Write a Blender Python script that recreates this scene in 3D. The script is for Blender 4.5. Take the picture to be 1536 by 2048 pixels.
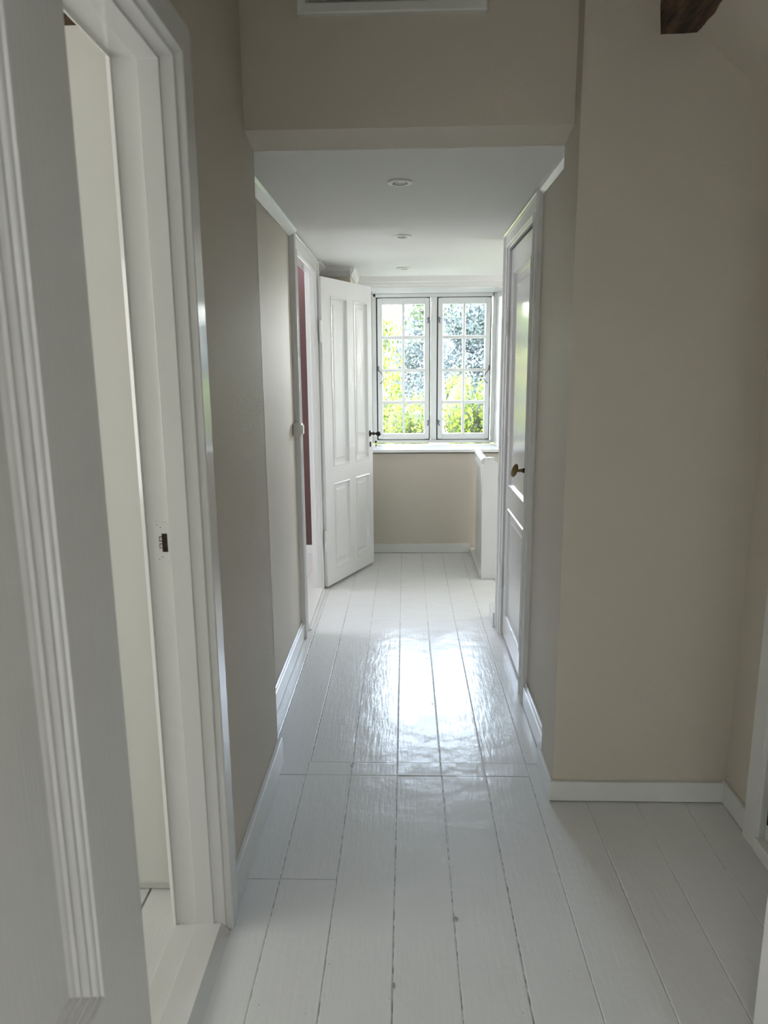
import bpy, bmesh, math, random
import numpy as np
from mathutils import Matrix, Vector

for o in list(bpy.data.objects): bpy.data.objects.remove(o)
scene = bpy.context.scene
C = scene.collection
R = math.radians

# ------------------------------------------------------------ camera
H = 1.45
cp, yaw, roll = .19888, -.03136, -.008536
fwd = Vector((math.sin(yaw)*math.cos(cp), math.cos(yaw)*math.cos(cp), -math.sin(cp)))
rt = Vector((math.cos(yaw), -math.sin(yaw), 0)); up = rt.cross(fwd)
r2 = rt*math.cos(roll)+up*math.sin(roll); u2 = up*math.cos(roll)-rt*math.sin(roll)
cam = bpy.data.cameras.new('camera'); cam_o = bpy.data.objects.new('camera', cam); C.objects.link(cam_o)
m = Matrix.Identity(4)
for i in range(3):
    m[i][0] = r2[i]; m[i][1] = u2[i]; m[i][2] = -fwd[i]
m.translation = (0, 0, H)
cam_o.matrix_world = m
cam.sensor_fit = 'AUTO'; cam.sensor_width = 36; cam.lens = 36*1416.2/2048
cam.clip_start = .02; cam.clip_end = 300
cam.dof.use_dof = True; cam.dof.focus_distance = 3.4; cam.dof.aperture_fstop = 7
scene.camera = cam_o

# ------------------------------------------------------------ world, sun, window portal, fill lamps, exposure
world = bpy.data.worlds.new('daylight'); scene.world = world; world.use_nodes = True
wn = world.node_tree.nodes; wl = world.node_tree.links
bg = wn['Background']
tc = wn.new('ShaderNodeTexCoord'); sx = wn.new('ShaderNodeSeparateXYZ'); rp = wn.new('ShaderNodeValToRGB')
wl.new(tc.outputs['Generated'], sx.inputs[0]); wl.new(sx.outputs['Z'], rp.inputs[0]); wl.new(rp.outputs[0], bg.inputs[0])
rp.color_ramp.elements[0].position = 0; rp.color_ramp.elements[0].color = (1, .98, .93, 1)
rp.color_ramp.elements[1].position = .6; rp.color_ramp.elements[1].color = (.42, .46, .52, 1)
e_ = rp.color_ramp.elements.new(.28); e_.color = (.40, .48, .62, 1)
bg.inputs[1].default_value = 14

sun = bpy.data.lights.new('sun', 'SUN'); sun_o = bpy.data.objects.new('sun', sun); C.objects.link(sun_o)
sun.energy = 7; sun.angle = R(.6); sun.color = (1, .95, .84)
sun_o.rotation_euler = Vector((.62, .32, -.95)).to_track_quat('-Z', 'Y').to_euler()
sun_o.location = (-6, 2, 12)

def area_light(name, loc, direction, sx_, sy_, power, col=(1, .99, .95)):
    l = bpy.data.lights.new(name, 'AREA'); l.shape = 'RECTANGLE'; l.size = sx_; l.size_y = sy_
    l.energy = power; l.color = col
    o = bpy.data.objects.new(name, l); C.objects.link(o); o.location = loc
    o.rotation_euler = Vector(direction).to_track_quat('-Z', 'Y').to_euler()
    return o
# area lamps added as fill where windows of the unseen rooms would be
area_light('fill_room_behind', (-2.15, -1.6, 1.3), (1, 0, 0), 1.2, 1.2, 35, (.97, .98, 1))
area_light('fill_side_room', (-2.55, 1.05, 1.4), (1, -.05, 0), 1.1, 1.1, 3.0)
area_light('daylight_bedroom', (-2.6, 4.3, 1.4), (1, 0, 0), 1.1, 1.1, 5, (.9, .9, 1))
area_light('fill_stair', (2.35, 4.8, 1.3), (-1, 0, 0), .9, 1.0, 2.8)
pl = area_light('daylight_portal', (.23, 6.16, 1.47), (0, -1, 0), 1.15, 1.35, 10)
pl.data.cycles.is_portal = True

scene.view_settings.view_transform = 'Standard'; scene.view_settings.look = 'None'
scene.view_settings.gamma = 1; scene.view_settings.use_curve_mapping = False
scene.view_settings.exposure = 2.46

# ------------------------------------------------------------ materials
def mat(name, col, rough=.5, bump=None, metal=0, spec=.5, coat=0, coat_r=.1, var=None, trans=None):
    """bump = list of (scale vec, noise scale, strength, distance)"""
    m = bpy.data.materials.new(name); m.use_nodes = True
    nt = m.node_tree; b = nt.nodes['Principled BSDF']
    b.inputs['Base Color'].default_value = (*col, 1); b.inputs['Roughness'].default_value = rough
    b.inputs['Metallic'].default_value = metal; b.inputs['Specular IOR Level'].default_value = spec
    b.inputs['Coat Weight'].default_value = coat; b.inputs['Coat Roughness'].default_value = coat_r
    g = nt.nodes.new('ShaderNodeTexCoord'); prev = None
    for sc, ns, st, dist in (bump or []):
        mp = nt.nodes.new('ShaderNodeMapping'); mp.inputs['Scale'].default_value = sc
        nz = nt.nodes.new('ShaderNodeTexNoise'); nz.inputs['Scale'].default_value = ns; nz.inputs['Detail'].default_value = 3
        bp = nt.nodes.new('ShaderNodeBump'); bp.inputs['Strength'].default_value = st; bp.inputs['Distance'].default_value = dist
        geo = nt.nodes.new('ShaderNodeNewGeometry')
        nt.links.new(geo.outputs['Position'], mp.inputs[0]); nt.links.new(mp.outputs[0], nz.inputs[0])
        nt.links.new(nz.outputs[0], bp.inputs['Height'])
        if prev: nt.links.new(prev.outputs[0], bp.inputs['Normal'])
        prev = bp
    if prev:
        nt.links.new(prev.outputs[0], b.inputs['Normal'])
        if coat: nt.links.new(prev.outputs[0], b.inputs['Coat Normal'])
    if var:   # (second colour, noise scale, mapping scale)
        col2, ns, sc = var
        geo = nt.nodes.new('ShaderNodeNewGeometry'); mp = nt.nodes.new('ShaderNodeMapping'); mp.inputs['Scale'].default_value = sc
        nz = nt.nodes.new('ShaderNodeTexNoise'); nz.inputs['Scale'].default_value = ns; nz.inputs['Detail'].default_value = 4
        cr = nt.nodes.new('ShaderNodeValToRGB'); cr.color_ramp.elements[0].position = .38; cr.color_ramp.elements[1].position = .62
        cr.color_ramp.elements[0].color = (*col, 1); cr.color_ramp.elements[1].color = (*col2, 1)
        nt.links.new(geo.outputs['Position'], mp.inputs[0]); nt.links.new(mp.outputs[0], nz.inputs[0])
        nt.links.new(nz.outputs[0], cr.inputs[0]); nt.links.new(cr.outputs[0], b.inputs['Base Color'])
    return m

M = {}
M['wall'] = mat('beige_wall_paint', (.66, .605, .52), .55, [((1, 1, 1), 160, .4, .002), ((1, 1, 1), 9, .1, .01)], spec=.35)
M['wall_white'] = mat('white_wall_paint', (.78, .78, .74), .6, [((1, 1, 1), 120, .15, .002)], spec=.3)
M['ceiling'] = mat('white_ceiling_paint', (.84, .84, .81), .7, [((1, 1, 1), 90, .08, .002)], spec=.3)
M['trim'] = mat('white_gloss_trim', (.83, .83, .81), .13, [((8, 8, .5), 22, .04, .001), ((1, 1, 1), 70, .03, .001)], spec=.5)
M['door'] = mat('white_gloss_door', (.83, .83, .82), .09, [((14, 14, .35), 16, .20, .0022), ((1, 1, .5), 45, .08, .0012)], spec=.5)
M['base'] = mat('white_gloss_baseboard', (.79, .80, .78), .22, [((1, 1, 1), 40, .10, .001)])
M['floor'] = mat('white_gloss_floor_paint', (.80, .805, .79), .21, [((9, .9, 1), 9, .30, .003), ((1, 1, 1), 9, .40, .008), ((3, .6, 1), 60, .22, .0014)], spec=.24)
M['gap'] = mat('floor_joint_filler', (.70, .70, .67), .5, var=((.22, .20, .17), 38, (1, 1, 1)))
M['chip'] = mat('floor_paint_chip', (.32, .31, .28), .4)
M['brass'] = mat('aged_brass', (.20, .135, .05), .32, [((1, 1, 1), 150, .2, .001)], metal=1)
M['dark_metal'] = mat('dark_bronze', (.035, .03, .024), .3, metal=.9)
M['steel'] = mat('zinc_fitting', (.22, .23, .25), .35, metal=1)
M['dark'] = mat('dark_recess', (.012, .010, .008), .9)
M['rust'] = mat('strike_hole_wood', (.06, .03, .018), .9, var=((.012, .008, .006), 120, (1, 1, 1)))
M['wood'] = mat('hewn_dark_timber', (.030, .017, .010), .6, [((12, 1.5, 12), 9, .8, .012)], var=((.13, .07, .038), 7, (8, 1.2, 8)))
M['maroon'] = mat('maroon_wall_paint', (.10, .045, .045), .3, spec=.5)
M['shadow_gap'] = mat('black_shadow_gap', (.02, .02, .022), .6)
M['plaster'] = mat('outside_render', (.16, .20, .25), .8)
M['slate'] = mat('roof_slate', (.10, .13, .16), .7)
M['bark'] = mat('bark', (.12, .10, .08), .9)
M['grass'] = mat('lawn', (.07, .12, .03), .9, var=((.10, .16, .04), 3, (1, 1, 1)))
M['plastic'] = mat('cream_white_plastic', (.80, .80, .74), .3)

def leaf_mat(name, c1, c2, rough=.6, tr=.35):
    m = bpy.data.materials.new(name); m.use_nodes = True; nt = m.node_tree
    b = nt.nodes['Principled BSDF']; out = nt.nodes['Material Output']
    at = nt.nodes.new('ShaderNodeAttribute'); at.attribute_name = 'tone'
    mx = nt.nodes.new('ShaderNodeMix'); mx.data_type = 'RGBA'
    mx.inputs[6].default_value = (*c1, 1); mx.inputs[7].default_value = (*c2, 1)
    nt.links.new(at.outputs['Fac'], mx.inputs[0]); nt.links.new(mx.outputs[2], b.inputs['Base Color'])
    b.inputs['Roughness'].default_value = rough; b.inputs['Specular IOR Level'].default_value = .2
    t = nt.nodes.new('ShaderNodeBsdfTranslucent'); nt.links.new(mx.outputs[2], t.inputs[0])
    ms = nt.nodes.new('ShaderNodeMixShader'); ms.inputs[0].default_value = tr
    nt.links.new(b.outputs[0], ms.inputs[1]); nt.links.new(t.outputs[0], ms.inputs[2]); nt.links.new(ms.outputs[0], out.inputs[0])
    return m
M['leaf_hedge'] = leaf_mat('hedge_leaf', (.040, .075, .006), (.160, .185, .022))
M['leaf_yellow'] = leaf_mat('yellow_leaf', (.15, .15, .012), (.25, .23, .015))
M['leaf_blue'] = leaf_mat('hazy_grey_green_leaf', (.05, .063, .068), (.09, .108, .115))  # blue-grey distance haze is painted into this leaf colour
M['leaf_tree'] = leaf_mat('tree_leaf', (.03, .04, .025), (.07, .085, .05))
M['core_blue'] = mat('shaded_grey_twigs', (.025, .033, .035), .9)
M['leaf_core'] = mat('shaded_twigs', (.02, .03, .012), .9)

def glass_mat():
    m = bpy.data.materials.new('window_glass'); m.use_nodes = True; nt = m.node_tree
    nt.nodes.remove(nt.nodes['Principled BSDF']); out = nt.nodes['Material Output']
    t = nt.nodes.new('ShaderNodeBsdfTransparent'); t.inputs[0].default_value = (.95, .97, .97, 1)
    g = nt.nodes.new('ShaderNodeBsdfGlossy'); g.inputs['Roughness'].default_value = .02
    f = nt.nodes.new('ShaderNodeFresnel'); f.inputs[0].default_value = 1.45
    ms = nt.nodes.new('ShaderNodeMixShader'); nt.links.new(f.outputs[0], ms.inputs[0])
    nt.links.new(t.outputs[0], ms.inputs[1]); nt.links.new(g.outputs[0], ms.inputs[2]); nt.links.new(ms.outputs[0], out.inputs[0])
    return m
M['glass'] = glass_mat()

# ------------------------------------------------------------ helpers
LOC = {}
def link(name, me, loc, parent=None):
    o = bpy.data.objects.new(name, me); C.objects.link(o); o.location = loc
    LOC[o.name] = Vector(loc)
    if parent:
        o.parent = parent; o.matrix_parent_inverse = Matrix.Identity(4)
        o.location = Vector(loc)-LOC[parent.name]
    return o
def obj(name, bm, material, parent=None, smooth=False, bevel=0, seg=2, bake=True):
    if bevel:
        bmesh.ops.remove_doubles(bm, verts=bm.verts, dist=1e-6)
    bmesh.ops.recalc_face_normals(bm, faces=bm.faces)
    xs = [v.co for v in bm.verts]
    lo = Vector([min(v[i] for v in xs) for i in range(3)]); hi = Vector([max(v[i] for v in xs) for i in range(3)])
    c = Vector(((lo.x+hi.x)/2, (lo.y+hi.y)/2, lo.z))
    bmesh.ops.translate(bm, verts=bm.verts, vec=-c)
    me = bpy.data.meshes.new(name); bm.to_mesh(me); bm.free()
    mats = material if isinstance(material, (list, tuple)) else [material]
    for mm in mats: me.materials.append(mm)
    if smooth:
        for p in me.polygons: p.use_smooth = True
        try: me.set_sharp_from_angle(angle=R(40))
        except Exception: pass
    o = link(name, me, c, parent)
    if bevel:
        b = o.modifiers.new('bevel', 'BEVEL'); b.width = bevel; b.segments = seg; b.limit_method = 'ANGLE'; b.angle_limit = R(40)
        b.harden_normals = False
    return o
def tag(o, label=None, cat=None, group=None, kind=None):
    if label: o['label'] = label
    if cat: o['category'] = cat
    if group: o['group'] = group
    if kind: o['kind'] = kind
    return o
def empty(name, loc): return link(name, None, loc)
def box(bm, x0, x1, y0, y1, z0, z1, mi=0):
    v = [bm.verts.new((x, y, z)) for z in (z0, z1) for x, y in ((x0, y0), (x1, y0), (x1, y1), (x0, y1))]
    for f in ((0, 3, 2, 1), (4, 5, 6, 7), (0, 1, 5, 4), (1, 2, 6, 5), (2, 3, 7, 6), (3, 0, 4, 7)):
        bm.faces.new([v[i] for i in f]).material_index = mi
    return v
def B(*boxes):
    bm = bmesh.new()
    for b in boxes: box(bm, *b)
    return bm
def struct(name, bm, material, label=None, cat=None, **k):
    o = obj(name, bm, material, **k); o['kind'] = 'structure'
    return tag(o, label, cat)
def sweep(prof, loop, closed=False):
    """prof: list of pts; loop(pt)->list of 3D positions along the path; strips between successive profile points."""
    bm = bmesh.new(); rows = [[bm.verts.new(p) for p in loop(q)] for q in prof]
    n = len(rows[0]); rng = range(n if closed else n-1)
    for a, b in zip(rows, rows[1:]):
        for i in rng:
            j = (i+1) % n
            bm.faces.new((a[i], a[j], b[j], b[i]))
    return bm
def tube(bm, p0, p1, r0, r1=None, n=20, cap=True):
    p0 = Vector(p0); p1 = Vector(p1); r1 = r0 if r1 is None else r1
    d = (p1-p0).normalized(); a = d.orthogonal().normalized(); b = d.cross(a)
    rs = [[bm.verts.new(p+(a*math.cos(t)+b*math.sin(t))*r) for t in [2*math.pi*i/n for i in range(n)]] for p, r in ((p0, r0), (p1, r1))]
    for i in range(n): bm.faces.new((rs[0][i], rs[0][(i+1) % n], rs[1][(i+1) % n], rs[1][i]))
    if cap: bm.faces.new(rs[0][::-1]); bm.faces.new(rs[1])
def lathe(bm, prof, origin, axis, n=24, cap=True):
    """prof: (radius, distance along axis)"""
    o = Vector(origin); d = Vector(axis).normalized(); a = d.orthogonal().normalized(); b = d.cross(a)
    rows = [[bm.verts.new(o+d*h+(a*math.cos(2*math.pi*i/n)+b*math.sin(2*math.pi*i/n))*r) for i in range(n)] for r, h in prof]
    for p, q in zip(rows, rows[1:]):
        for i in range(n): bm.faces.new((p[i], p[(i+1) % n], q[(i+1) % n], q[i]))
    if cap:
        bm.faces.new(rows[0][::-1]); bm.faces.new(rows[-1])
def path_tube(bm, pts, r, n=10):
    pts = [Vector(p) for p in pts]; rows = []
    a = None
    for i, p in enumerate(pts):
        d = (pts[min(i+1, len(pts)-1)]-pts[max(i-1, 0)]).normalized()
        a = (d.orthogonal() if a is None else a-d*a.dot(d)).normalized(); b = d.cross(a)
        rr = r[i] if isinstance(r, (list, tuple)) else r
        rows.append([bm.verts.new(p+(a*math.cos(2*math.pi*k/n)+b*math.sin(2*math.pi*k/n))*rr) for k in range(n)])
    for p, q in zip(rows, rows[1:]):
        for i in range(n): bm.faces.new((p[i], p[(i+1) % n], q[(i+1) % n], q[i]))
    bm.faces.new(rows[0][::-1]); bm.faces.new(rows[-1])

def doorway(name, parent, X, sgn, y0, y1, z1, prof, kt=1, z0=0.0, material=None):
    """casing + jamb lining in one moulded frame; prof (d outward, p proud of the wall plane X towards the hall)"""
    def loop(q):
        d, p = q; x = X+sgn*p
        return [(x, y0-d, z0), (x, y0-d, z1+d*kt), (x, y1+d, z1+d*kt), (x, y1+d, z0)]
    return obj(name, sweep(prof, loop), material or M['trim'], parent, bevel=.0012, seg=2)

def rings(bm, T, s0, s1, z0, z1, prof, cap=True):
    rows = []
    for ins, dep in prof:
        rows.append([bm.verts.new(T(s, dep, z)) for s, z in ((s0+ins, z0+ins), (s1-ins, z0+ins), (s1-ins, z1-ins), (s0+ins, z1-ins))])
    for a, b in zip(rows, rows[1:]):
        for i in range(4): bm.faces.new((a[i], a[(i+1) % 4], b[(i+1) % 4], b[i]))
    if cap: bm.faces.new(rows[-1])

PROF_PANEL = [(0, 0), (.003, -.004), (.008, -.003), (.013, .006), (.019, .014), (.022, .016), (.042, .016), (.054, .009)]
def door_leaf(parent, A, Bp, z0, z1, cols, rows_, thick, side, prof=PROF_PANEL, material=None, bevel=.002):
    """A, Bp: floor points of the hinge and free edge of the front face; side=+1 thickness goes to the left of A->B"""
    A = Vector((A[0], A[1], 0)); Bp = Vector((Bp[0], Bp[1], 0)); W = (Bp-A).length; t = (Bp-A)/W
    n = Vector((-t.y, t.x, 0))*side
    def T(s, dep, z): return A+t*s+n*dep+Vector((0, 0, z))
    bm = bmesh.new()
    def lb(s0, s1, a, b):
        v = [bm.verts.new(T(s, d, z)) for z in (a, b) for s, d in ((s0, 0), (s1, 0), (s1, thick), (s0, thick))]
        for f in ((0, 3, 2, 1), (4, 5, 6, 7), (0, 1, 5, 4), (1, 2, 6, 5), (2, 3, 7, 6), (3, 0, 4, 7)):
            bm.faces.new([v[i] for i in f])
    # stiles run full height, rails sit between them
    ss = [0]+[v for c in cols for v in c]+[W]
    lb(ss[0], ss[1], z0, z1); lb(ss[-2], ss[-1], z0, z1)
    zs = [z0]+[v for r in rows_ for v in r]+[z1]
    for i in range(0, len(zs), 2): lb(ss[1], ss[-2], zs[i], zs[i+1])
    for i in range(2, len(ss)-2, 2):
        for r in rows_: lb(ss[i], ss[i+1], r[0], r[1])
    leaf = obj('door_leaf', bm, material or M['door'], parent, bevel=0)
    for r in rows_:
        for c in cols:
            bm = bmesh.new()
            rings(bm, T, c[0], c[1], r[0], r[1], prof)
            rings(bm, lambda s, d, z: T(s, thick-d, z), c[0], c[1], r[0], r[1], PROF_PANEL)
            obj('panel', bm, material or M['door'], leaf)
    return leaf, T, t, n, W

# ------------------------------------------------------------ floor
XB = [-.49, -.368, -.203, -.034, .128, .287, .447, .614, .779, .939, 1.08]
random.seed(4)
def build_floor():
    bm = bmesh.new()
    g = .0013
    def board(x0, x1, y0, y1, dz=0, gg=g):
        # subdivided top with tiny rounded arrises
        z = dz; e = .0022; d = .0012
        xs = [(x0+gg, z-d), (x0+gg+e, z), (x1-gg-e, z), (x1-gg, z-d)]
        n = max(1, int((y1-y0)/.5)); ys = [y0+gg+(y1-y0-2*gg)*i/n for i in range(n+1)]
        rows = []
        for y in ys:
            jl = random.uniform(-.0006, .0006); jr = random.uniform(-.0006, .0006)
            r_ = [bm.verts.new((x0+gg+jl, y, -.012))]
            for k, (x, zz) in enumerate(xs): r_.append(bm.verts.new((x+(jl if k < 2 else jr), y, zz)))
            r_.append(bm.verts.new((x1-gg+jr, y, -.012))); rows.append(r_)
        for a, b in zip(rows, rows[1:]):
            for i in range(5): bm.faces.new((a[i], a[i+1], b[i+1], b[i]))
        for r_ in (rows[0], rows[-1]): bm.faces.new(r_)
    # sub floor carrying the joints' filler
    for b in ((-.60, 1.09, -.05, 2.3), (-.70, .66, 2.3, 4.80), (-.70, .545, 4.80, 5.56), (.545, 2.4, 4.02, 4.83)):
        box(bm, b[0], b[1], b[2], b[3], -.05, -.0016, 1)
    Y1, Y2, Y3 = 2.337, 2.424, 3.969
    near = [-.60]+XB
    for i, (a, b) in enumerate(zip(near, near[1:])):
        dz = random.uniform(-.0008, .0008)
        gg = g*(.5 if a > .43 else 1)
        if i <= 2 and i > 0:
            board(a, b, -.05, 1.797, dz, gg); board(a, b, 1.797, Y1, dz, gg)
        elif a < .6: board(a, b, -.05, Y1 if a < .44 else 2.42, dz, gg)
        else: board(a, b, -.05, 2.22, dz, gg)
    # the inlaid cross board under the header
    for a, b in ((-.49, -.368), (-.368, -.203), (-.203, -.034), (-.034, .128), (.128, .287), (.287, .447)):
        board(a, b, Y1, Y2, random.uniform(0, .0012), .0011)
    hall = [-.70, -.515, -.363, -.203, -.034, .128, .287, .447, .62]
    for i, (a, b) in enumerate(zip(hall, hall[1:])):
        dz = random.uniform(-.0008, .0008)
        y = Y3 if -.21 < a < .44 else 4.23 if a < -.3 else 4.80
        board(a, b, Y2, y, dz)
        ye = 5.55 if a < .40 else (5.55 if b < .5 else 4.8)
        if a > .44:
            board(a, .545, 4.80, 5.55, dz, .0006)
            continue
        board(a, b, y, ye, dz, .0006)
    x = .62
    for k in range(11):
        board(x, x+.16, 4.03, 4.80, 0, .0008); x += .16
    # chips and nail heads worn into the paint
    rnd = random.Random(11)
    def chip(x, y, r, e=1.0):
        n = 7; a0 = rnd.uniform(0, 6)
        vs = [bm.verts.new((x+r*rnd.uniform(.6, 1.1)*math.cos(a0+2*math.pi*i/n), y+e*r*rnd.uniform(.6, 1.1)*math.sin(a0+2*math.pi*i/n), .0013)) for i in range(n)]
        bm.faces.new(vs).material_index = 2
    for x, y in ((.437, 2.98), (.115, 2.9), (-.2, 2.415)): chip(x, y, .006)
    chip(.131, 1.655, .007, 1.5); chip(-.205, 2.40, .009, 1.2); chip(-.032, 1.44, .004, 3); chip(.13, 2.19, .005)
    for k in range(70):
        a = rnd.choice(XB[1:8]); y = rnd.uniform(1.2, 3.6)
        chip(a+rnd.choice((-1, 1))*rnd.uniform(.004, .03), y, rnd.uniform(.0008, .0018))
    for k in range(26):
        chip(rnd.uniform(-.42, .42), rnd.uniform(1.3, 4.2), rnd.uniform(.0008, .0016))
    return bm
fl = obj('floor', build_floor(), [M['floor'], M['gap'], M['chip']]); tag(fl, kind='structure')
tag(fl, 'glossy white painted floorboards running down the passage', 'floor')
struct('floor_side_room', B((-2.7, -.62, -1.3, 2.0, -.05, -.012), (-2.7, -.9, -1.3, 1.79, -.012, -.001), (-.893, -.735, -1.3, 1.79, -.012, 0), (-.728, -.60, .70, 1.79, -.012, -.001)),
       M['floor'], 'white floorboards of the side room beyond the threshold', 'floor')
struct('floor_bedroom', B((-2.8, -.70, 2.6, 5.6, -.05, 0)), M['floor'], 'pale floor seen through the narrow gap of the left doorway', 'floor')
struct('floor_rear_room', B((-2.2, 2.2, -3, -.05, -.05, -.001)), M['floor'])
struct('floor_stairwell', B((.58, 2.4, 4.83, 5.6, -1.3, -1.25), (.545, .58, 4.83, 5.6, -1.3, -.05), (.545, 2.4, 4.79, 4.83, -1.3, -.05)), M['wall_white'])

# ------------------------------------------------------------ walls
XL, XLH, XRH, XRP = -.478, -.575, .53, .497
YF = 5.54
w = M['wall']
struct('wall_left', B((-.60, XL, .08, .83, 0, 3.0), (-.60, XL, 1.625, 2.40, 0, 3.0), (-.60, XL, .83, 1.625, 2.12, 3.0)), w,
       'beige wall on the left between the near doorway and the header', 'wall')
struct('wall_hall_left', B((-.622, XLH, 2.40, 3.73, 0, 2.2), (-.622, XLH, 4.60, 5.6, 0, 2.2), (-.622, XLH, 3.73, 4.60, 2.09, 2.2), (XLH, -.478, 2.395, 2.40, 0, 2.2)), w,
       'beige passage wall leading to the open left door', 'wall')
bm = bmesh.new(); v = [bm.verts.new((x, y, z)) for x in (XL-.01, XRP+.01) for y, z in ((2.276, 2.150), (2.399, 2.127), (2.399, 3.0), (2.276, 3.0))]
for f in ((0, 1, 2, 3), (7, 6, 5, 4), (0, 4, 5, 1), (1, 5, 6, 2), (2, 6, 7, 3), (3, 7, 4, 0)): bm.faces.new([v[i] for i in f])
struct('wall_header', bm, w, 'beige header spanning the passage above the opening', 'wall')
struct('wall_facing', B((XRP, 1.25, 2.20, 2.40, 0, 3.0)), w, 'beige wall facing the camera right of the passage', 'wall')
struct('wall_right', B((1.08, 1.25, 2.03, 2.20, 0, 3.0), (1.08, 1.25, 1.30, 2.03, 1.80, 3.0), (1.08, 1.25, -.05, 1.30, 0, 3.0), (1.25, 1.30, -.05, 2.40, 0, 3.0)), w, 'beige low side wall of the right alcove', 'wall')
struct('wall_hall_right', B((XRH, .66, 2.40, 2.975, 0, 2.2), (XRH, .66, 3.80, 4.03, 0, 2.2), (XRH, .66, 2.975, 3.80, 2.09, 2.2)), w,
       'beige passage wall beside the closed right door', 'wall')
struct('wall_closet', B((.66, .70, 2.40, 4.03, 0, 2.2), (.66, 2.4, 3.95, 4.03, 0, 2.2)), M['wall_white'])
struct('wall_far', B((-.70, -.29, YF, 6.10, -1.3, 2.6), (.755, 2.5, YF, 6.10, -1.3, 2.6), (-.29, .755, YF, 6.10, -1.3, .80), (-.29, .755, YF, 6.10, 2.055, 2.6)), w,
       'beige end wall below and around the window', 'wall')
struct('wall_stair', B((2.40, 2.5, 3.95, 5.6, -1.3, 2.6)), M['wall_white'])
struct('wall_pilaster', B((XLH, -.372, 5.0, YF, 0, 2.125)), w, 'beige boxed pier behind the open door by the window', 'wall')
struct('wall_camera', B((-2.2, -.41, -.05, .08, 0, 3), (.52, 2.2, -.05, .08, 0, 3), (-.41, .52, -.05, .08, 2.08, 3)), M['wall_white'])
struct('wall_rear', B((-2.2, 2.2, -3.1, -3, 0, 2.6), (-2.3, -2.2, -3.1, .08, 0, 2.6), (2.2, 2.3, -3.1, .08, 0, 2.6)), M['wall_white'])
struct('ceiling_rear', B((-2.3, 2.3, -3.1, 0, 2.5, 2.6)), M['ceiling'])
# side room (left, near): its end wall with a low plinth, a made-up dark timber for the dark gap over it
struct('wall_side_room', B((-2.7, -.60, 1.735, 1.80, .034, 2.205), (-2.8, -2.7, -1.3, 1.8, 0, 2.5), (-2.8, -.6, -1.4, -1.3, 0, 2.5), (-.70, -.6, -1.3, .83, 0, 2.5)), M['wall_white'],
       'plain white wall inside the near left room', 'wall')
struct('baseboard_side_room', B((-2.7, -.60, 1.750, 1.80, .003, .036)), M['wall_white'], 'low white plinth inside the near left room', 'baseboard')
struct('ceiling_side_room', B((-2.8, -.6, -1.4, 1.9, 2.5, 2.6)), M['ceiling'])
t = obj('dark_gap_block', B((-2.7, -.60, 1.76, 1.9, 2.205, 2.5)), M['wood']); tag(t, 'dark block standing in for the dark gap above the white wall of the near left room', 'beam')
# bedroom
struct('wall_bedroom', B((-2.8, -.70, YF-.02, 5.6, .07, 2.4)), M['maroon'], 'maroon wall glimpsed through the left doorway', 'wall')
struct('baseboard_bedroom', B((-2.8, -.70, YF-.035, 5.6, 0, .07)), M['base'])
struct('wall_bedroom_side', B((-2.9, -2.8, 2.5, 5.6, 0, 2.4), (-2.9, -.7, 2.5, 2.6, 0, 2.4)), M['wall_white'])
struct('ceiling_bedroom', B((-2.9, -.6, 2.5, 5.6, 2.3, 2.4)), M['ceiling'])

# ceilings
ZC = 2.125
bm = B((-.575, .665, 2.398, YF, ZC, 2.25), (.665, 2.42, 4.03, YF, ZC, 2.25))
struct('ceiling', bm, M['ceiling'], 'smooth white passage ceiling with three recessed spotlights', 'ceiling')
bm = bmesh.new()      # sloping roof underside over the alcove, then flat
P = [(1.25, 2.0), (1.08, 2.137), (.0, 3.0), (-.62, 3.0), (-.62, 3.1), (.05, 3.1), (1.25, 2.15)]
lo = [bm.verts.new((x, -.05, z)) for x, z in P]; hi = [bm.verts.new((x, 2.30, z)) for x, z in P]
for i in range(len(P)): bm.faces.new((lo[i], lo[(i+1) % 7], hi[(i+1) % 7], hi[i]))
bm.faces.new(lo[::-1]); bm.faces.new(hi)
struct('ceiling_slope', bm, w, 'beige sloping ceiling at the upper right', 'ceiling')

# hewn timber under the slope
bm = bmesh.new(); rnd = random.Random(3); rows = []
for i in range(60):
    y = -.04+i*(2.205+.04)/59
    j = [rnd.uniform(-.0035, .0035) for _ in range(10)]
    sec = [(.706+j[0], 2.352+j[1]), (.735, 2.351+j[6]), (.770, 2.353+j[7]), (.808+j[2], 2.355+j[3]), (.815+j[4], 2.37), (.812+j[5], 2.46), (.76, 2.50), (.706+j[8], 2.50), (.703+j[9], 2.42)]
    rows.append([bm.verts.new((x, y, z)) for x, z in sec])
for a, b in zip(rows, rows[1:]):
    for i in range(9): bm.faces.new((a[i], a[(i+1) % 9], b[(i+1) % 9], b[i]))
bm.faces.new(rows[0]); bm.faces.new(rows[-1][::-1])
t = obj('timber_beam', bm, M['wood'], smooth=True)
tag(t, 'dark rough-hewn timber beam under the sloping ceiling', 'beam')

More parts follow.
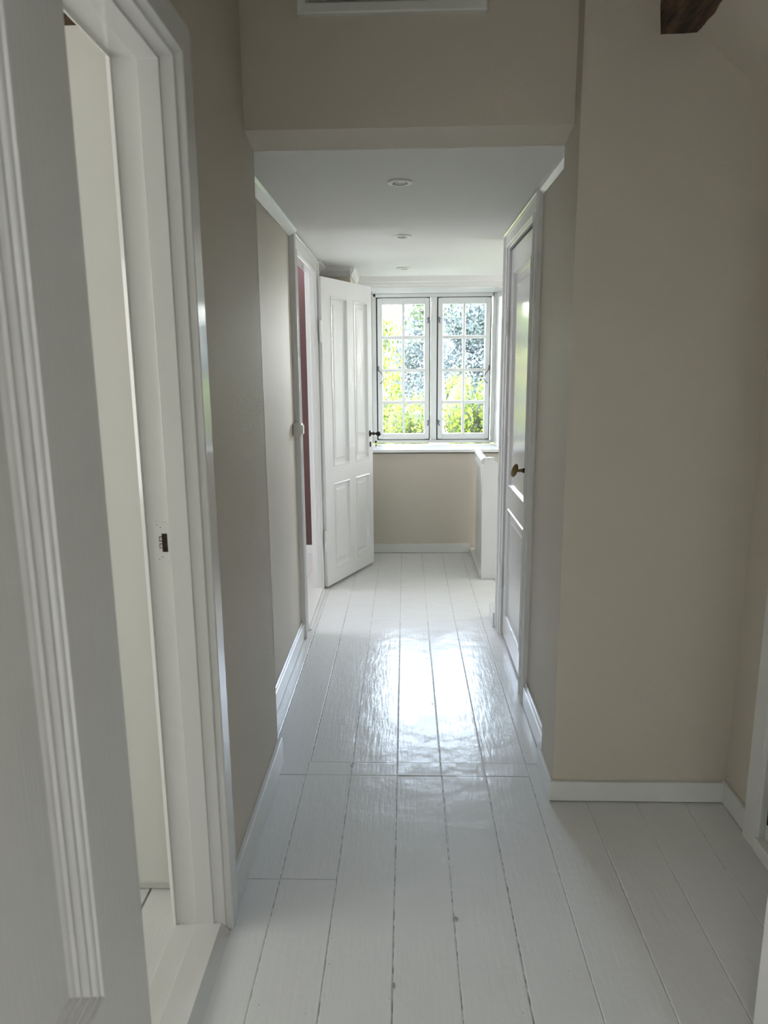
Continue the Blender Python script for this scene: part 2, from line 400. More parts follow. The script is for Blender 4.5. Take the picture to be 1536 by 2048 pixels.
# cornices between walls and ceiling
def ybar(prof, y0, y1):     # closed section (x, z) extruded along Y
    bm = bmesh.new(); a = [bm.verts.new((x, y0, z)) for x, z in prof]; b = [bm.verts.new((x, y1, z)) for x, z in prof]
    n = len(prof)
    for i in range(n): bm.faces.new((a[i], a[(i+1) % n], b[(i+1) % n], b[i]))
    bm.faces.new(a[::-1]); bm.faces.new(b); return bm
def xbar(prof, x0, x1):     # closed section (y, z) extruded along X
    bm = bmesh.new(); a = [bm.verts.new((x0, y, z)) for y, z in prof]; b = [bm.verts.new((x1, y, z)) for y, z in prof]
    n = len(prof)
    for i in range(n): bm.faces.new((a[i], a[(i+1) % n], b[(i+1) % n], b[i]))
    bm.faces.new(a[::-1]); bm.faces.new(b); return bm
struct('trim_1', ybar([(XLH, ZC), (XLH, 2.098), (XLH+.006, 2.096), (XLH+.036, 2.114), (XLH+.044, ZC)], 2.40, 3.67), M['trim'],
       'slim white cornice along the top of the left passage wall', 'cornice')
struct('trim_2', ybar([(XRH, ZC), (XRH, 2.098), (XRH-.005, 2.096), (XRH-.020, 2.112), (XRH-.026, ZC)], 2.40, 2.89), M['trim'],
       'slim white cornice along the top of the right passage wall', 'cornice')
struct('trim_3', ybar([(XLH, ZC), (XLH, 2.098), (XLH+.006, 2.096), (XLH+.036, 2.114), (XLH+.044, ZC)], 4.64, 5.0), M['trim'])
struct('trim_4', xbar([(5.0, ZC), (5.0, 2.07), (4.992, 2.068), (4.97, 2.10), (4.965, ZC)], XLH, -.366), M['trim'], 'white cornice on the front of the boxed pier', 'cornice')
struct('trim_5', ybar([(-.372, ZC), (-.372, 2.07), (-.364, 2.068), (-.345, 2.10), (-.34, ZC)], 4.965, YF), M['trim'])
struct('trim_6', xbar([(YF, ZC), (YF, 2.052), (YF-.012, 2.050), (YF-.014, 2.062), (YF-.026, 2.066), (YF-.03, 2.082), (YF-.046, 2.088), (YF-.052, 2.108), (YF-.056, ZC)], -.372, 2.4), M['trim'],
       'layered white cornice between the window and the ceiling', 'cornice')

# baseboards
struct('baseboard_left', B((XL, XL+.016, 1.69, 2.415, .002, .108)), M['base'], 'white baseboard along the near left beige wall', 'baseboard', bevel=.003)
struct('baseboard_hall_left', B((XLH, XLH+.018, 2.40, 3.675, .002, .088), (XLH, XLH+.010, 2.40, 3.675, .002, .098)), M['base'], 'white baseboard along the left passage wall before the doorway', 'baseboard', bevel=.003)
struct('baseboard_facing', B((XRP-.012, 1.07, 2.186, 2.20, .004, .075)), M['base'], 'white baseboard under the beige wall facing the camera', 'baseboard', bevel=.0025)
struct('baseboard_reveal', B((XRP-.012, XRP, 2.2, 2.41, .002, .075)), M['base'], 'short white baseboard on the right side of the passage opening', 'baseboard', bevel=.0025)
struct('baseboard_hall_right', B((XRH-.020, XRH, 2.40, 2.90, .002, .085), (XRH-.012, XRH, 2.40, 2.90, .002, .10)), M['base'], 'white baseboard between the opening and the closed right door', 'baseboard', bevel=.003)
struct('baseboard_hall_end', B((XRH-.036, XRH, 3.86, 4.045, .002, .085)), M['base'], 'stub of white baseboard beyond the closed right door', 'baseboard', bevel=.003)
struct('baseboard_right', B((1.066, 1.08, 2.03, 2.2, .004, .078)), M['base'], 'short white baseboard in the right alcove corner', 'baseboard', bevel=.0025)
struct('baseboard_far', B((-.372, .507, YF-.016, YF, .002, .075)), M['base'], 'white baseboard at the foot of the window wall', 'baseboard', bevel=.003)

# ------------------------------------------------------------ door 1: near left doorway with strike plate and threshold
d1 = empty('door_1', (-.53, 1.2, 0)); tag(d1, 'white doorway at near left with raised threshold, leaf out of sight', 'doorway', kind='structure')
prof = [(.086, -.002), (.086, .018), (.020, .020), (.017, .018), (.016, .004), (.008, .002), (.006, -.020), (.0055, -.026), (0, -.027), (0, -.073), (.012, -.073), (.012, -.127), (.005, -.129), (.013, -.141), (.08, -.141), (.08, -.12)]
prof = [(a, b) for a, b in prof]
doorway('door_frame', d1, XL, 1, .86, 1.59, 2.078, prof)
bm = B((-.552, -.487, .80, 1.60, 0, .030), (-.612, -.552, .80, 1.61, 0, .019))
bm2 = bm; v = [bm2.verts.new(p) for p in ((-.487, .80, 0), (-.487, 1.6, 0), (-.487, 1.6, .03), (-.487, .8, .03), (-.464, .80, 0), (-.464, 1.6, 0))]
for f in ((0, 3, 4), (1, 5, 2), (3, 2, 5, 4), (0, 4, 5, 1), (0, 1, 2, 3)): bm2.faces.new([v[i] for i in f])
obj('threshold', bm2, M['trim'], d1, bevel=.0015)
bm = bmesh.new()       # strike plate on the rebated face of the far jamb
def plate(bm, y):
    zc = 1.055
    xs0, xs1, z0, z1, r = -.588, -.5545, zc-.050, zc+.050, .012
    pts = [(xs0, z0), (xs1-r, z0)]+[(xs1-r+r*math.sin(a), z0+r-r*math.cos(a)) for a in [R(k) for k in (22, 45, 67, 90)]]
    pts += [(xs1-r+r*math.cos(a), z1-r+r*math.sin(a)) for a in [R(k) for k in (0, 22, 45, 67, 90)]]+[(xs0, z1)]
    return pts
pts = plate(bm, 0)
f0 = [bm.verts.new((x, 1.6018, z)) for x, z in pts]; f1 = [bm.verts.new((x, 1.600, z)) for x, z in pts]
for i in range(len(pts)): bm.faces.new((f0[i], f0[(i+1) % len(pts)], f1[(i+1) % len(pts)], f1[i]))
bm.faces.new(f1)
sp = obj('strike_plate', bm, M['trim'], d1, bevel=.0004); sp['label'] = 'white painted strike plate with a dark latch slot'
obj('latch_slot', B((-.572, -.5595, 1.5990, 1.6000, 1.033, 1.077), (-.5775, -.572, 1.5990, 1.6, 1.0415, 1.0425), (-.5775, -.572, 1.599, 1.6, 1.0515, 1.053), (-.5785, -.5775, 1.599, 1.6, 1.0415, 1.053),
    (-.5775, -.572, 1.599, 1.6, 1.058, 1.0595), (-.5775, -.572, 1.599, 1.6, 1.0685, 1.070), (-.5785, -.5775, 1.599, 1.6, 1.058, 1.070)), M['rust'], sp)
for x, z in ((-.574, 1.092), (-.5815, 1.098), (-.5735, 1.020), (-.5805, 1.014)):
    bm = bmesh.new(); tube(bm, (x, 1.5995, z), (x, 1.6005, z), .0011, n=8); obj('screw_hole', bm, M['dark'], sp)

# ------------------------------------------------------------ door 2: open leaf on the left
CAS = [(.122, -.002), (.122, .026), (.117, .031), (.108, .033), (.101, .029), (.098, .020), (.030, .017), (.026, .024), (.018, .027), (.010, .025), (.006, .016), (0, .013), (0, -.018), (.012, -.019), (.012, -.047), (.09, -.050), (.09, -.046)]
d2 = empty('door_2', (-.575, 4.2, 0)); tag(d2, 'white four panel door standing open into the passage on the left', 'door', kind='structure')
doorway('door_frame', d2, XLH, 1, 3.79, 4.535, 2.032, CAS, kt=.74)
obj('threshold', B((-.64, -.553, 3.77, 4.55, 0, .016), (-.70, -.64, 3.77, 4.55, 0, .008), (-.553, -.535, 3.79, 4.53, 0, .010)), M['trim'], d2, bevel=.002)
A, Bq = (-.523, 4.562), (-.242, 5.191)
leaf, T, t, n, W = door_leaf(d2, A, Bq, .018, 2.018, [(.112, .332), (.424, .627)], [(.122, .704), (.818, 1.908)], .036, 1)
s = W-.040
bm = bmesh.new(); nf = -n
lathe(bm, [(.023, 0), (.023, .002), (.019, .005), (.010, .008), (.0085, .013), (.0085, .022), (.013, .026), (.0135, .031), (.009, .035), (.007, .045), (.008, .05), (.014, .056), (.0185, .064), (.019, .071), (.0155, .079), (.008, .084)], T(s, 0, .994), nf, 20)
obj('door_knob', bm, M['dark_metal'], leaf, smooth=True)['label'] = 'dark bronze round door knob'
bm = bmesh.new()
esc = [(math.cos(a)*.0125, math.sin(a)*.021) for a in [2*math.pi*i/24 for i in range(24)]]
a_ = [bm.verts.new(T(s+x, -.0005, .915+z)) for x, z in esc]; b_ = [bm.verts.new(T(s+x*.9, -.004, .915+z*.94)) for x, z in esc]
for i in range(24): bm.faces.new((a_[i], a_[(i+1) % 24], b_[(i+1) % 24], b_[i]))
bm.faces.new(b_)
kc = obj('keyhole_cover', bm, M['dark_metal'], leaf, smooth=True); kc['label'] = 'dark oval keyhole cover'
for z in (1.685, .335):
    bm = bmesh.new(); c = T(-.010, .004, z)
    lathe(bm, [(.003, .071), (.0075, .064), (.009, .058), (.009, .003), (.0075, .001), (.0075, -.001), (.009, -.003), (.009, -.055), (.0075, -.062), (.003, -.070)], c, (0, 0, 1), 14)
    v = [bm.verts.new(T(s_, d_, zz)) for zz in (z+.002, z+.058) for s_, d_ in ((-.010, 0), (-.001, 0), (-.001, .032), (-.010, .006))]
    for f in ((0, 3, 2, 1), (4, 5, 6, 7), (0, 1, 5, 4), (1, 2, 6, 5), (2, 3, 7, 6), (3, 0, 4, 7)): bm.faces.new([v[i] for i in f])
    obj('hinge', bm, M['trim'], leaf, smooth=True)

# light switch beside door 2
ls = obj('light_switch', B((XLH, -.530, 3.600, 3.672, 1.118, 1.182)), M['plastic'], bevel=.006, seg=3)
tag(ls, 'small cream surface-mounted light switch beside the left doorway casing', 'light switch')
bm = B((-.530, -.524, 3.612, 3.634, 1.128, 1.172), (-.530, -.524, 3.638, 3.660, 1.128, 1.172)); obj('rocker', bm, M['plastic'], ls, bevel=.002)

# ------------------------------------------------------------ door 3: closed door on the right
d3 = empty('door_3', (.53, 3.4, 0)); tag(d3, 'closed white panel door with brass handle on the right', 'door', kind='structure')
CAS3 = [(.122, -.002), (.122, .018), (.117, .024), (.108, .026), (.101, .022), (.098, .014), (.034, .012), (.030, .019), (.022, .022), (.012, .020), (.008, .012), (0, .009), (0, -.002), (.004, -.014), (.002, -.045), (-.010, -.046), (-.010, -.12), (.06, -.12)]
doorway('door_frame', d3, XRH, -1, 3.035, 3.745, 2.036, CAS3, kt=.72)
A3, B3 = (.533, 3.738), (.533, 3.042)
leaf3, T3, t3, n3, W3 = door_leaf(d3, A3, B3, .016, 2.024, [(.105, .591)], [(.14, .735), (.85, 1.915)], .036, 1,
    prof=[(0, 0), (.004, -.005), (.009, -.004), (.014, .004), (.019, .010), (.023, .012), (.056, .012), (.066, .006)])
bm = bmesh.new(); o3 = T3(W3-.052, 0, 1.010); nd = Vector((-1, 0, 0))
lathe(bm, [(.027, 0), (.027, .002), (.021, .004), (.013, .007), (.011, .014), (.009, .024)], o3, nd, 20)
es = obj('handle_rose', bm, M['dark_metal'], leaf3, smooth=True); es['label'] = 'dark round rose behind the brass handle'
bm = bmesh.new()
lathe(bm, [(.0085, .018), (.007, .030), (.007, .042), (.010, .052), (.008, .058)], o3, nd, 16)
c = o3+nd*.056
us = [-1+2*i/12 for i in range(13)]
rad = [.004+.0095*math.sqrt(max(0, 1-u*u*.92)) for u in us]
pts = [c+Vector((-.003*u, .028*u, -.028*u)) for u in us]
path_tube(bm, pts, rad, 14)
obj('door_handle', bm, M['brass'], leaf3, smooth=True)['label'] = 'aged brass oval door handle'
for z in (1.68, .335):
    bm = bmesh.new()
    lathe(bm, [(.003, .071), (.0075, .064), (.009, .058), (.009, .003), (.0075, .001), (.0075, -.001), (.009, -.003), (.009, -.055), (.0075, -.062), (.003, -.070)], (.520, 3.748, z), (0, 0, 1), 14)
    obj('hinge', bm, M['trim'], leaf3, smooth=True)

# ------------------------------------------------------------ door 4: leaf at far left of the picture, folded back along the wall
d4 = empty('door_4', (-.385, .1, 0)); tag(d4, 'large white door leaf close to the camera at the far left', 'door', kind='structure')
RID = [(0, 0), (.001, .004), (.005, .003), (.009, .004), (.012, .008), (.015, .007), (.019, .007), (.023, .010), (.026, .012), (.030, .010), (.034, .010), (.037, .013), (.042, .014), (.047, .016), (.051, .016)]
leaf4, T4, t4, n4, W4 = door_leaf(d4, (-.362, .085), (-.362, .831), .012, 2.03, [(.115, .621)], [(.14, .60), (.716, 1.92)], .038, 1, prof=RID)
leaf4['label'] = 'out of focus white door leaf with ridged panel moulding'
obj('door_frame', B((-.41, -.365, -.06, .075, 0, 2.08), (.50, .52, -.06, .09, 0, 2.08), (-.41, .52, -.06, .075, 2.04, 2.08)), M['trim'], d4, bevel=.002)

# ------------------------------------------------------------ door 5: cupboard door in the alcove's side wall
d5 = empty('door_5', (1.08, 1.7, 0)); tag(d5, 'white cupboard door in the low right wall, cut by the picture edge', 'door', kind='structure')
doorway('door_frame', d5, 1.08, -1, 1.36, 1.945, 1.72, [(.088, -.002), (.088, .014), (.084, .018), (.016, .018), (.012, .014), (0, .012), (0, -.02), (.004, -.05), (.03, -.06)])
leaf5, T5, *_ = door_leaf(d5, (1.084, 1.94), (1.084, 1.365), .05, 1.715, [(.09, .485)], [(.19, .80), (.90, 1.62)], .03, 1)
obj('threshold', B((1.055, 1.12, 1.37, 1.95, 0, .045)), M['trim'], d5, bevel=.004)
bm = bmesh.new(); tube(bm, (1.070, 1.902, .12), (1.070, 1.902, .19), .006, n=12); obj('hinge', bm, M['dark_metal'], leaf5, smooth=True)

# white post of the partition at the right picture edge
struct('trim_7', B((.748, .80, 1.20, 1.31, 0, 2.42)), M['trim'], 'white door post at the lower right edge of the picture', 'post', bevel=.006)
struct('wall_stub', B((.795, 1.08, 1.215, 1.295, 0, 2.45)), M['wall_white'])

# ------------------------------------------------------------ window
YW = 5.94
def S(x, z): return x*YW/YF, 1.45+(z-1.45)*YW/YF
X0, X1 = -.262, .722; Z0, Z1 = .842, 2.046
win = empty('window_1', (.23, YW, Z0)); tag(win, 'white small-paned casement window at the end of the passage', 'window', kind='structure')
# lining boards of the deep reveal
bm = B((-.30, X0-.012, YF-.002, YW+.08, .80, 2.06), (.735, .775, YF-.002, YW+.08, .80, 2.06), (-.30, .775, YF-.002, YW+.08, 2.046, 2.075))
obj('reveal_lining', bm, M['trim'], win, bevel=.002)
obj('window_frame', B((X0-.012, -.238, YW, YW+.09, Z0, Z1), (.706, .737, YW, YW+.09, Z0, Z1), (-.262, .722, YW, YW+.09, 2.018, 2.046), (-.262, .722, YW, YW+.09, Z0, .868),
    (.205, .256, YW-.004, YW+.09, .868, 2.018)), M['trim'], win, bevel=.004)
obj('window_sill', B((-.33, .80, YF-.045, YW+.01, .812, .834)), M['trim'], win, bevel=.004)
obj('casing', B((-.335, -.275, YF-.014, YF, .834, 2.05), (.74, .80, YF-.014, YF, .834, 2.05)), M['trim'], win, bevel=.003)
for k, (sx0, sx1, hinge) in enumerate(((-.228, .195, -1), (.266, .690, 1))):
    sz0, sz1 = .876, 2.010
    # dark strips stand in for the shadow gap round the casement
    bmg = bmesh.new(); e = .010
    for b in ((sx0-e, sx0, YW+.004, YW+.05, sz0-e, sz1+e), (sx1, sx1+e*.8, YW+.004, YW+.05, sz0-e, sz1+e), (sx0, sx1, YW+.004, YW+.05, sz1, sz1+e*.9), (sx0, sx1, YW+.004, YW+.05, sz0-e*.8, sz0)): box(bmg, *b)
    g = obj('shadow_gap', bmg, M['shadow_gap'], win)
    g['label'] = 'thin dark strip painted in for the shadow gap around the casement'
    fw = .040
    px = (sx0+fw, (sx0+sx1)/2-.011, (sx0+sx1)/2+.011, sx1-fw)
    zs = [.920, 1.1655, 1.191, 1.427, 1.4515, 1.690, 1.716, 1.962]
    sash = obj('sash', B((sx0, px[0], YW-.002, YW+.045, sz0, sz1), (px[3], sx1, YW-.002, YW+.045, sz0, sz1), (px[0], px[3], YW-.002, YW+.045, sz0, zs[0]), (px[0], px[3], YW-.002, YW+.045, zs[7], sz1)), M['trim'], win, bevel=.004)
    obj('glazing_bar', B((px[1], px[2], YW+.004, YW+.04, zs[0], zs[7]), *[(px[0], px[3], YW+.006, YW+.04, zs[i], zs[i+1]) for i in (1, 3, 5)]), M['trim'], sash, bevel=.003)
    for a in (0, 2):
        for i in (0, 2, 4, 6):
            obj('pane', B((px[a]-.003, px[a+1]+.003, YW+.021, YW+.025, zs[i]-.003, zs[i+1]+.003)), M['glass'], sash)
    # turn catches on the mullion side, stay arc on the outer side
    xm = sx1-.004 if hinge < 0 else sx0+.004; dirn = -1 if hinge < 0 else 1
    for z in (1.838, 1.012):
        bm = bmesh.new()
        lathe(bm, [(.008, 0), (.008, .004), (.004, .008), (.004, .018)], (xm, YW-.002, z), (0, -1, 0), 12)
        path_tube(bm, [(xm+dirn*.002, YW-.018, z+.024), (xm, YW-.020, z), (xm+dirn*.010, YW-.020, z-.026)], [.005, .008, .0045], 8)
        path_tube(bm, [(xm-dirn*.004, YW-.018, z), (xm+dirn*.016, YW-.020, z+.012)], .0045, 8)
        obj('window_catch', bm, M['steel'], sash, smooth=True)
    xo = sx0+.006 if hinge < 0 else sx1-.006
    bm = bmesh.new()
    path_tube(bm, [(xo+(-hinge)*.050*math.sin(math.pi*u)*(.4+.9*u), YW-.012-.02*math.sin(math.pi*u), 1.450-.125*u) for u in [i/16 for i in range(16)]], .0042, 8)
    path_tube(bm, [(xo, YW-.012, 1.475), (xo, YW-.014, 1.435)], .006, 8)
    obj('window_stay', bm, M['steel'], sash, smooth=True)

# ------------------------------------------------------------ stair balustrade
sr = empty('stair_balustrade', (.56, 5.0, 0)); tag(sr, 'white closed stair balustrade with broad end board and round handrail below the window', 'balustrade')
bm = bmesh.new(); pr_ = [(.527, 0), (.70, 0), (.70, .80), (.640, .806), (.600, .848), (.552, .848), (.527, .806), (.518, .784), (.527, .776)]
pr_ = [(.527, 0), (.70, 0), (.70, .79), (.645, .80), (.600, .848), (.552, .848), (.522, .800)]
a = [bm.verts.new((x, 4.80, z)) for x, z in pr_]; b = [bm.verts.new((x, 4.838, z)) for x, z in pr_]
for i in range(len(pr_)): bm.faces.new((a[i], a[(i+1) % len(pr_)], b[(i+1) % len(pr_)], b[i]))
bm.faces.new(a[::-1]); bm.faces.new(b)
obj('end_board', bm, M['trim'], sr, bevel=.003)
bm = bmesh.new(); path = [(.520, .795), (.5515, .8505), (.601, .8505), (.648, .8025)]
for (xa, za), (xb, zb) in zip(path, path[1:]):
    v = [bm.verts.new(p) for p in ((xa, 4.792, za), (xb, 4.792, zb), (xb, 4.85, zb), (xa, 4.85, za), (xa, 4.792, za+.005), (xb, 4.792, zb+.005), (xb, 4.85, zb+.005), (xa, 4.85, za+.005))]
    for f in ((0, 3, 2, 1), (4, 5, 6, 7), (0, 1, 5, 4), (1, 2, 6, 5), (2, 3, 7, 6), (3, 0, 4, 7)): bm.faces.new([v[i] for i in f])
obj('cap', bm, M['trim'], sr)
obj('side_panel', B((.548, .566, 4.838, 5.45, .03, .765)), M['wall_white'], sr)
obj('curb', B((.513, .60, 4.838, YF-.02, 0, .045)), M['trim'], sr, bevel=.004)
bm = bmesh.new(); tube(bm, (.540, 4.825, .824), (.548, 5.36, .828), .027, n=24); box(bm, .528, .575, 4.84, 5.34, .765, .802)
obj('handrail', bm, M['trim'], sr, smooth=True)

# ------------------------------------------------------------ recessed spotlights
spots = (('nearest', 2.790, -.018, 'tilted lamp'), ('middle', 3.870, -.015, ''), ('farthest', 5.055, -.012, ''))
for nm, y, x, _ in spots:
    e = empty('recessed_spotlight', (x, y, ZC-.012))
    tag(e, {'nearest': 'round white recessed spotlight nearest the header', 'middle': 'round white recessed spotlight in the middle of the ceiling row',
            'farthest': 'round white recessed spotlight farthest away, by the window cornice'}[nm], 'spotlight', 'recessed spotlights in the passage ceiling')
    bm = bmesh.new(); lathe(bm, [(.047, .0), (.048, -.004), (.044, -.007), (.034, -.0085), (.030, -.008), (.0285, -.005), (.028, .0)], (x, y, ZC), (0, 0, 1), 36, cap=False)
    obj('trim_ring', bm, M['plastic'], e, smooth=True)
    bm = bmesh.new(); tilt = Vector((0, -.28, -1)) if nm == 'nearest' else Vector((0, .15, -1))
    if True:
        k_ = .85 if nm == 'nearest' else .55
        lathe(bm, [(.024*k_, -.004), (.0245*k_, .004), (.021*k_, .006), (.019*k_, .002), (.010*k_, .001), (.004*k_, .0005)], (x, y, ZC-.001), tilt, 28)
    obj('lamp', bm, M['plastic'], e, smooth=True)
    bm = bmesh.new(); lathe(bm, [(.028, -.0004), (.028, -.0008)], (x, y, ZC), (0, 0, 1), 24)
    obj('recess_shade', bm, M['dark'], e)  # flat dark disc paints the shade of a hole that is not cut

# loft hatch on the header
lh = empty('loft_hatch', (-.033, 2.245, 2.42)); tag(lh, 'pale framed loft hatch at the top edge of the picture above the header', 'hatch')
hx0, hx1, hz0, hz1 = -.310, .235, 2.447, 2.93; Yh = 2.276
obj('hatch_frame', sweep([(0, .0), (0, -.018), (.004, -.022), (.026, -.020), (.030, -.016), (.034, -.008), (.036, .0)],
    lambda q: [(hx0+q[0], Yh+q[1], hz0+q[0]), (hx1-q[0], Yh+q[1], hz0+q[0]), (hx1-q[0], Yh+q[1], hz1-q[0]), (hx0+q[0], Yh+q[1], hz1-q[0])], closed=True), M['wall_white'], lh, bevel=.001)
obj('hatch_panel', B((hx0+.039, hx1-.039, Yh-.010, Yh, hz0+.039, hz1-.039)), M['wall_white'], lh, bevel=.002)

# ------------------------------------------------------------ the garden outside
struct('ground', B((-60, 60, -20, 90, -2.75, -2.7)), M['grass'], 'green lawn below the window', 'ground')

def leaves(name, pts, nrm, size, material, parent=None, seed=0, aspect=.55):
    """one mesh of folded leaf blades; pts (N,3), nrm (N,3) outward hints"""
    rs = np.random.RandomState(seed); N = len(pts)
    n = nrm+rs.normal(0, .55, (N, 3)); n /= np.linalg.norm(n, axis=1)[:, None]
    a = rs.normal(0, 1, (N, 3)); a -= n*(a*n).sum(1)[:, None]; a /= np.linalg.norm(a, axis=1)[:, None]
    b = np.cross(n, a); s = size*rs.uniform(.6, 1.25, N)[:, None]
    v = np.stack([pts-a*s*.5, pts-b*s*aspect*.5+n*s*.10, pts+a*s*.5-n*s*.12, pts+b*s*aspect*.5+n*s*.10], 1)  # diamond folded on its midrib
    V = v.reshape(-1, 3); c = V.mean(0); c[2] = V[:, 2].min(); V = V-c
    idx = np.arange(N)*4
    F = np.stack([np.stack([idx, idx+1, idx+2], 1), np.stack([idx, idx+2, idx+3], 1)], 1).reshape(-1, 3)
    me = bpy.data.meshes.new(name); me.vertices.add(len(V)); me.vertices.foreach_set('co', V.ravel())
    me.loops.add(len(F)*3); me.loops.foreach_set('vertex_index', F.ravel().astype(np.int32))
    me.polygons.add(len(F)); me.polygons.foreach_set('loop_start', np.arange(len(F), dtype=np.int32)*3)
    me.update(calc_edges=True)
    at = me.attributes.new('tone', 'FLOAT', 'POINT'); at.data.foreach_set('value', np.repeat(rs.uniform(0, 1, N), 4).astype(np.float32))
    me.materials.append(material)
    return link(name, me, Vector(c), parent)

def blob_points(N, centre, rad, seed, lump=.18, hollow=.75):
    rs = np.random.RandomState(seed); d = rs.normal(0, 1, (N, 3)); d /= np.linalg.norm(d, axis=1)[:, None]
    k = 1+lump*(np.sin(d[:, 0]*7+seed)*np.sin(d[:, 1]*6+seed*2)+np.sin(d[:, 2]*8+seed*3)*.6)
    r = (hollow+(1-hollow)*rs.uniform(0, 1, N))*k
    return np.array(centre)+d*r[:, None]*np.array(rad), d

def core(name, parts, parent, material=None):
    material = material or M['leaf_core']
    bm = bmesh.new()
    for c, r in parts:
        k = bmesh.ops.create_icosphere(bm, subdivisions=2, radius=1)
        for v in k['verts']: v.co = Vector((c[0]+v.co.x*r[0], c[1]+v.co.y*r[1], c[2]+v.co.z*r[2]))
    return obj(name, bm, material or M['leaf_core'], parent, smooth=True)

def shrub(name, label, cat, blobs, N, size, material, seed, trunk=None, group=None, with_core=.72, hollow=.75, aspect=.55):
    b0 = blobs[0][0]; e = empty(name, (b0[0], b0[1], -2.7)); tag(e, label, cat, group)
    P_, D_ = [], []
    area = [r[0]*r[2]+r[1]*r[2]+r[0]*r[1] for c, r in blobs]; tot = sum(area)
    for i, (c, r) in enumerate(blobs):
        p, d = blob_points(int(N*area[i]/tot), c, r, seed+i, hollow=hollow); P_.append(p); D_.append(d)
    leaves('foliage', np.concatenate(P_), np.concatenate(D_), size, material, e, seed, aspect)
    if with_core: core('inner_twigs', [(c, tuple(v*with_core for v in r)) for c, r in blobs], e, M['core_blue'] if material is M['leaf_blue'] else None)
    if trunk:
        bm = bmesh.new()
        for pts, rr in trunk: path_tube(bm, pts, rr, 9)
        obj('trunk', bm, M['bark'], e, smooth=True)
    return e

rs = random.Random(7)
# leafy climbers and shrubs close outside the window
def wallshrub(label, x0, x1, ytop, tops, seed, material, N=9000, size=.062, y=7.9):
    blobs = []
    n = len(tops)
    for i, tz in enumerate(tops):
        x = x0+(x1-x0)*(i+.5)/n; wdt = (x1-x0)/n*.5
        blobs.append(((x, y+.10*math.sin(i*2.3+seed), tz-.42), (wdt*1.05, .42, .46)))
        blobs.append(((x+.05, y+.06*math.cos(i*1.7), tz-1.05), (wdt*1.1, .50, .60)))
        blobs.append(((x, y+.05, tz-2.3), (wdt*1.1, .55, .95)))
    return shrub('garden_shrub', label, 'shrub', blobs, N*n, size, material, seed, group='leafy shrubs outside the window', aspect=.62)
wallshrub('sunlit green shrub filling the lower right casement panes', .41, 1.40, 0, [1.40, 1.34, 1.46], 5, M['leaf_hedge'], 9000, size=.036)
wallshrub('lower sunlit green shrub behind the window mullion', -.50, .25, 0, [1.36, 1.16, 1.10], 9, M['leaf_hedge'], 8000, y=8.0, size=.036)
wallshrub('green shrub to the right beyond the window frame', 1.8, 3.8, 0, [1.5, 1.3, 1.2], 13, M['leaf_hedge'], 3000, y=9.2)
wallshrub('green shrub to the left beyond the window frame', -3.6, -1.3, 0, [.5, .7, .9], 17, M['leaf_hedge'], 3000, y=8.9)
shrub('garden_shrub', 'yellow-green shrub at the left edge of the left casement', 'shrub', [((-.62, 9.6, 1.25), (.42, .4, .42)), ((-.75, 9.6, .4), (.5, .5, .7)), ((-.75, 9.7, -1.2), (.5, .5, 1.5))], 7000, .07, M['leaf_yellow'], 23, group='leafy shrubs outside the window')
shrub('garden_bush', 'rounded bright green bush farther off in the left casement', 'shrub', [((-1.15, 15, 2.0), (1.1, 1.0, 1.1)), ((-1.1, 15, .2), (1.3, 1.2, 1.5)), ((-1.1, 15, -1.6), (1.2, 1.1, 1.3))], 12000, .11, M['leaf_hedge'], 31)
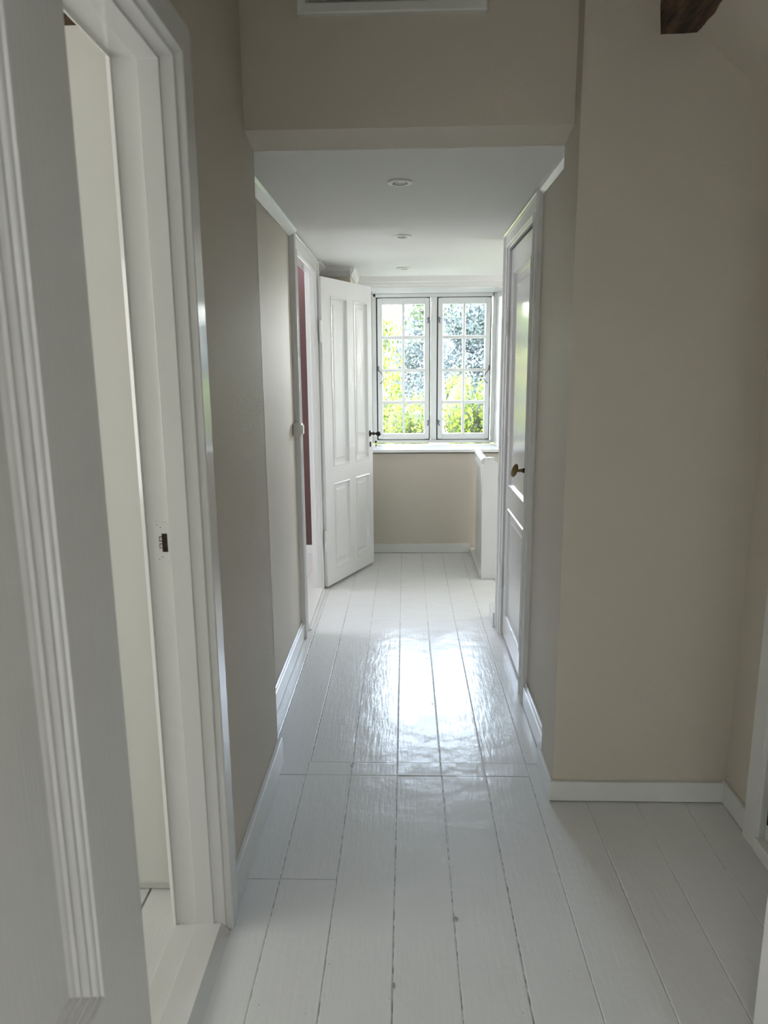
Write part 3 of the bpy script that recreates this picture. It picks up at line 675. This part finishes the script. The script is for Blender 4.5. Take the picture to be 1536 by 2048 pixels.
# trees
def tree(label, x, y, top, blobs, N, size, material, seed, with_core=.6, hollow=.6, aspect=.5):
    tr = [([(x, y, -2.7), (x+.1, y, 0), (x-.05, y, top*.6), (x, y, top)], [.28, .2, .14, .04])]
    for c, r in blobs:
        tr.append(([(x, y, max(-1.5, c[2]-r[2]*1.1)), ((x+c[0])/2, (y+c[1])/2, c[2]-r[2]*.4), (c[0], c[1], c[2])], [.12, .07, .02]))
    return shrub('garden_tree', label, 'tree', blobs, N, size, material, seed, trunk=tr, with_core=with_core, hollow=hollow, group='trees beyond the hedge', aspect=aspect)
tree('grey-green tree filling the upper right casement', 2.0, 18, 4, [((1.75, 18, 3.0), (1.15, 1.1, 1.5)), ((2.5, 18.2, 1.6), (1.5, 1.2, 1.3)), ((1.5, 18, .8), (1.3, 1.1, 1.4)), ((2.2, 18, -.8), (1.8, 1.4, 1.3))], 45000, .095, M['leaf_blue'], 41)
tree('sparse tree with loose leaves seen high in the left casement', .52, 13, 3.6, [((.35, 13, 2.75), (.75, .8, .95)), ((.05, 13.2, 3.6), (.9, .8, .7)), ((.7, 13, 3.4), (.6, .7, .6))], 1500, .13, M['leaf_tree'], 47, with_core=0, hollow=.25)
tree('dark blue-green tree behind the mullion', .55, 22, 3.4, [((.35, 22, 2.1), (.9, 1, 1.3)), ((.6, 22, .6), (1.2, 1.1, 1.5)), ((.5, 22, -1.0), (1.4, 1.2, 1.4))], 26000, .10, M['leaf_blue'], 53)
tree('tall tree at the right edge of the right casement', 3.6, 21, 6, [((3.6, 21, 4.2), (1.0, 1.1, 1.1)), ((3.5, 21, 2.4), (1.2, 1.2, 1.3)), ((4.6, 21, 1), (1.6, 1.3, 1.8))], 9000, .17, M['leaf_tree'], 59, hollow=.4, with_core=.62)
tree('distant tree left of the casement', -4.5, 24, 5, [((-4.5, 24, 3), (2.2, 1.8, 2.2)), ((-3.9, 24, .5), (2.2, 1.8, 2.0))], 11000, .2, M['leaf_tree'], 61)
# neighbouring house
hs = empty('neighbour_house', (.2, 34, -2.7)); tag(hs, 'pale blue-grey neighbouring house far beyond the garden', 'house')
obj('house_wall', B((-2.2, 3.6, 33, 38, -2.7, 1.9)), M['plaster'], hs)
bm = bmesh.new(); pr2 = [(32.6, 1.85), (35.5, 3.9), (38.4, 1.85), (35.5, 3.7)]
a = [bm.verts.new((-2.6, y, z)) for y, z in pr2]; b = [bm.verts.new((4.0, y, z)) for y, z in pr2]
for i in range(4): bm.faces.new((a[i], a[(i+1) % 4], b[(i+1) % 4], b[i]))
bm.faces.new(a); bm.faces.new(b)
obj('roof', bm, M['slate'], hs)
for x in (-1.3, .1, 1.5): obj('house_window', B((x, x+.7, 32.96, 33.05, .2, 1.4)), M['slate'], hs)
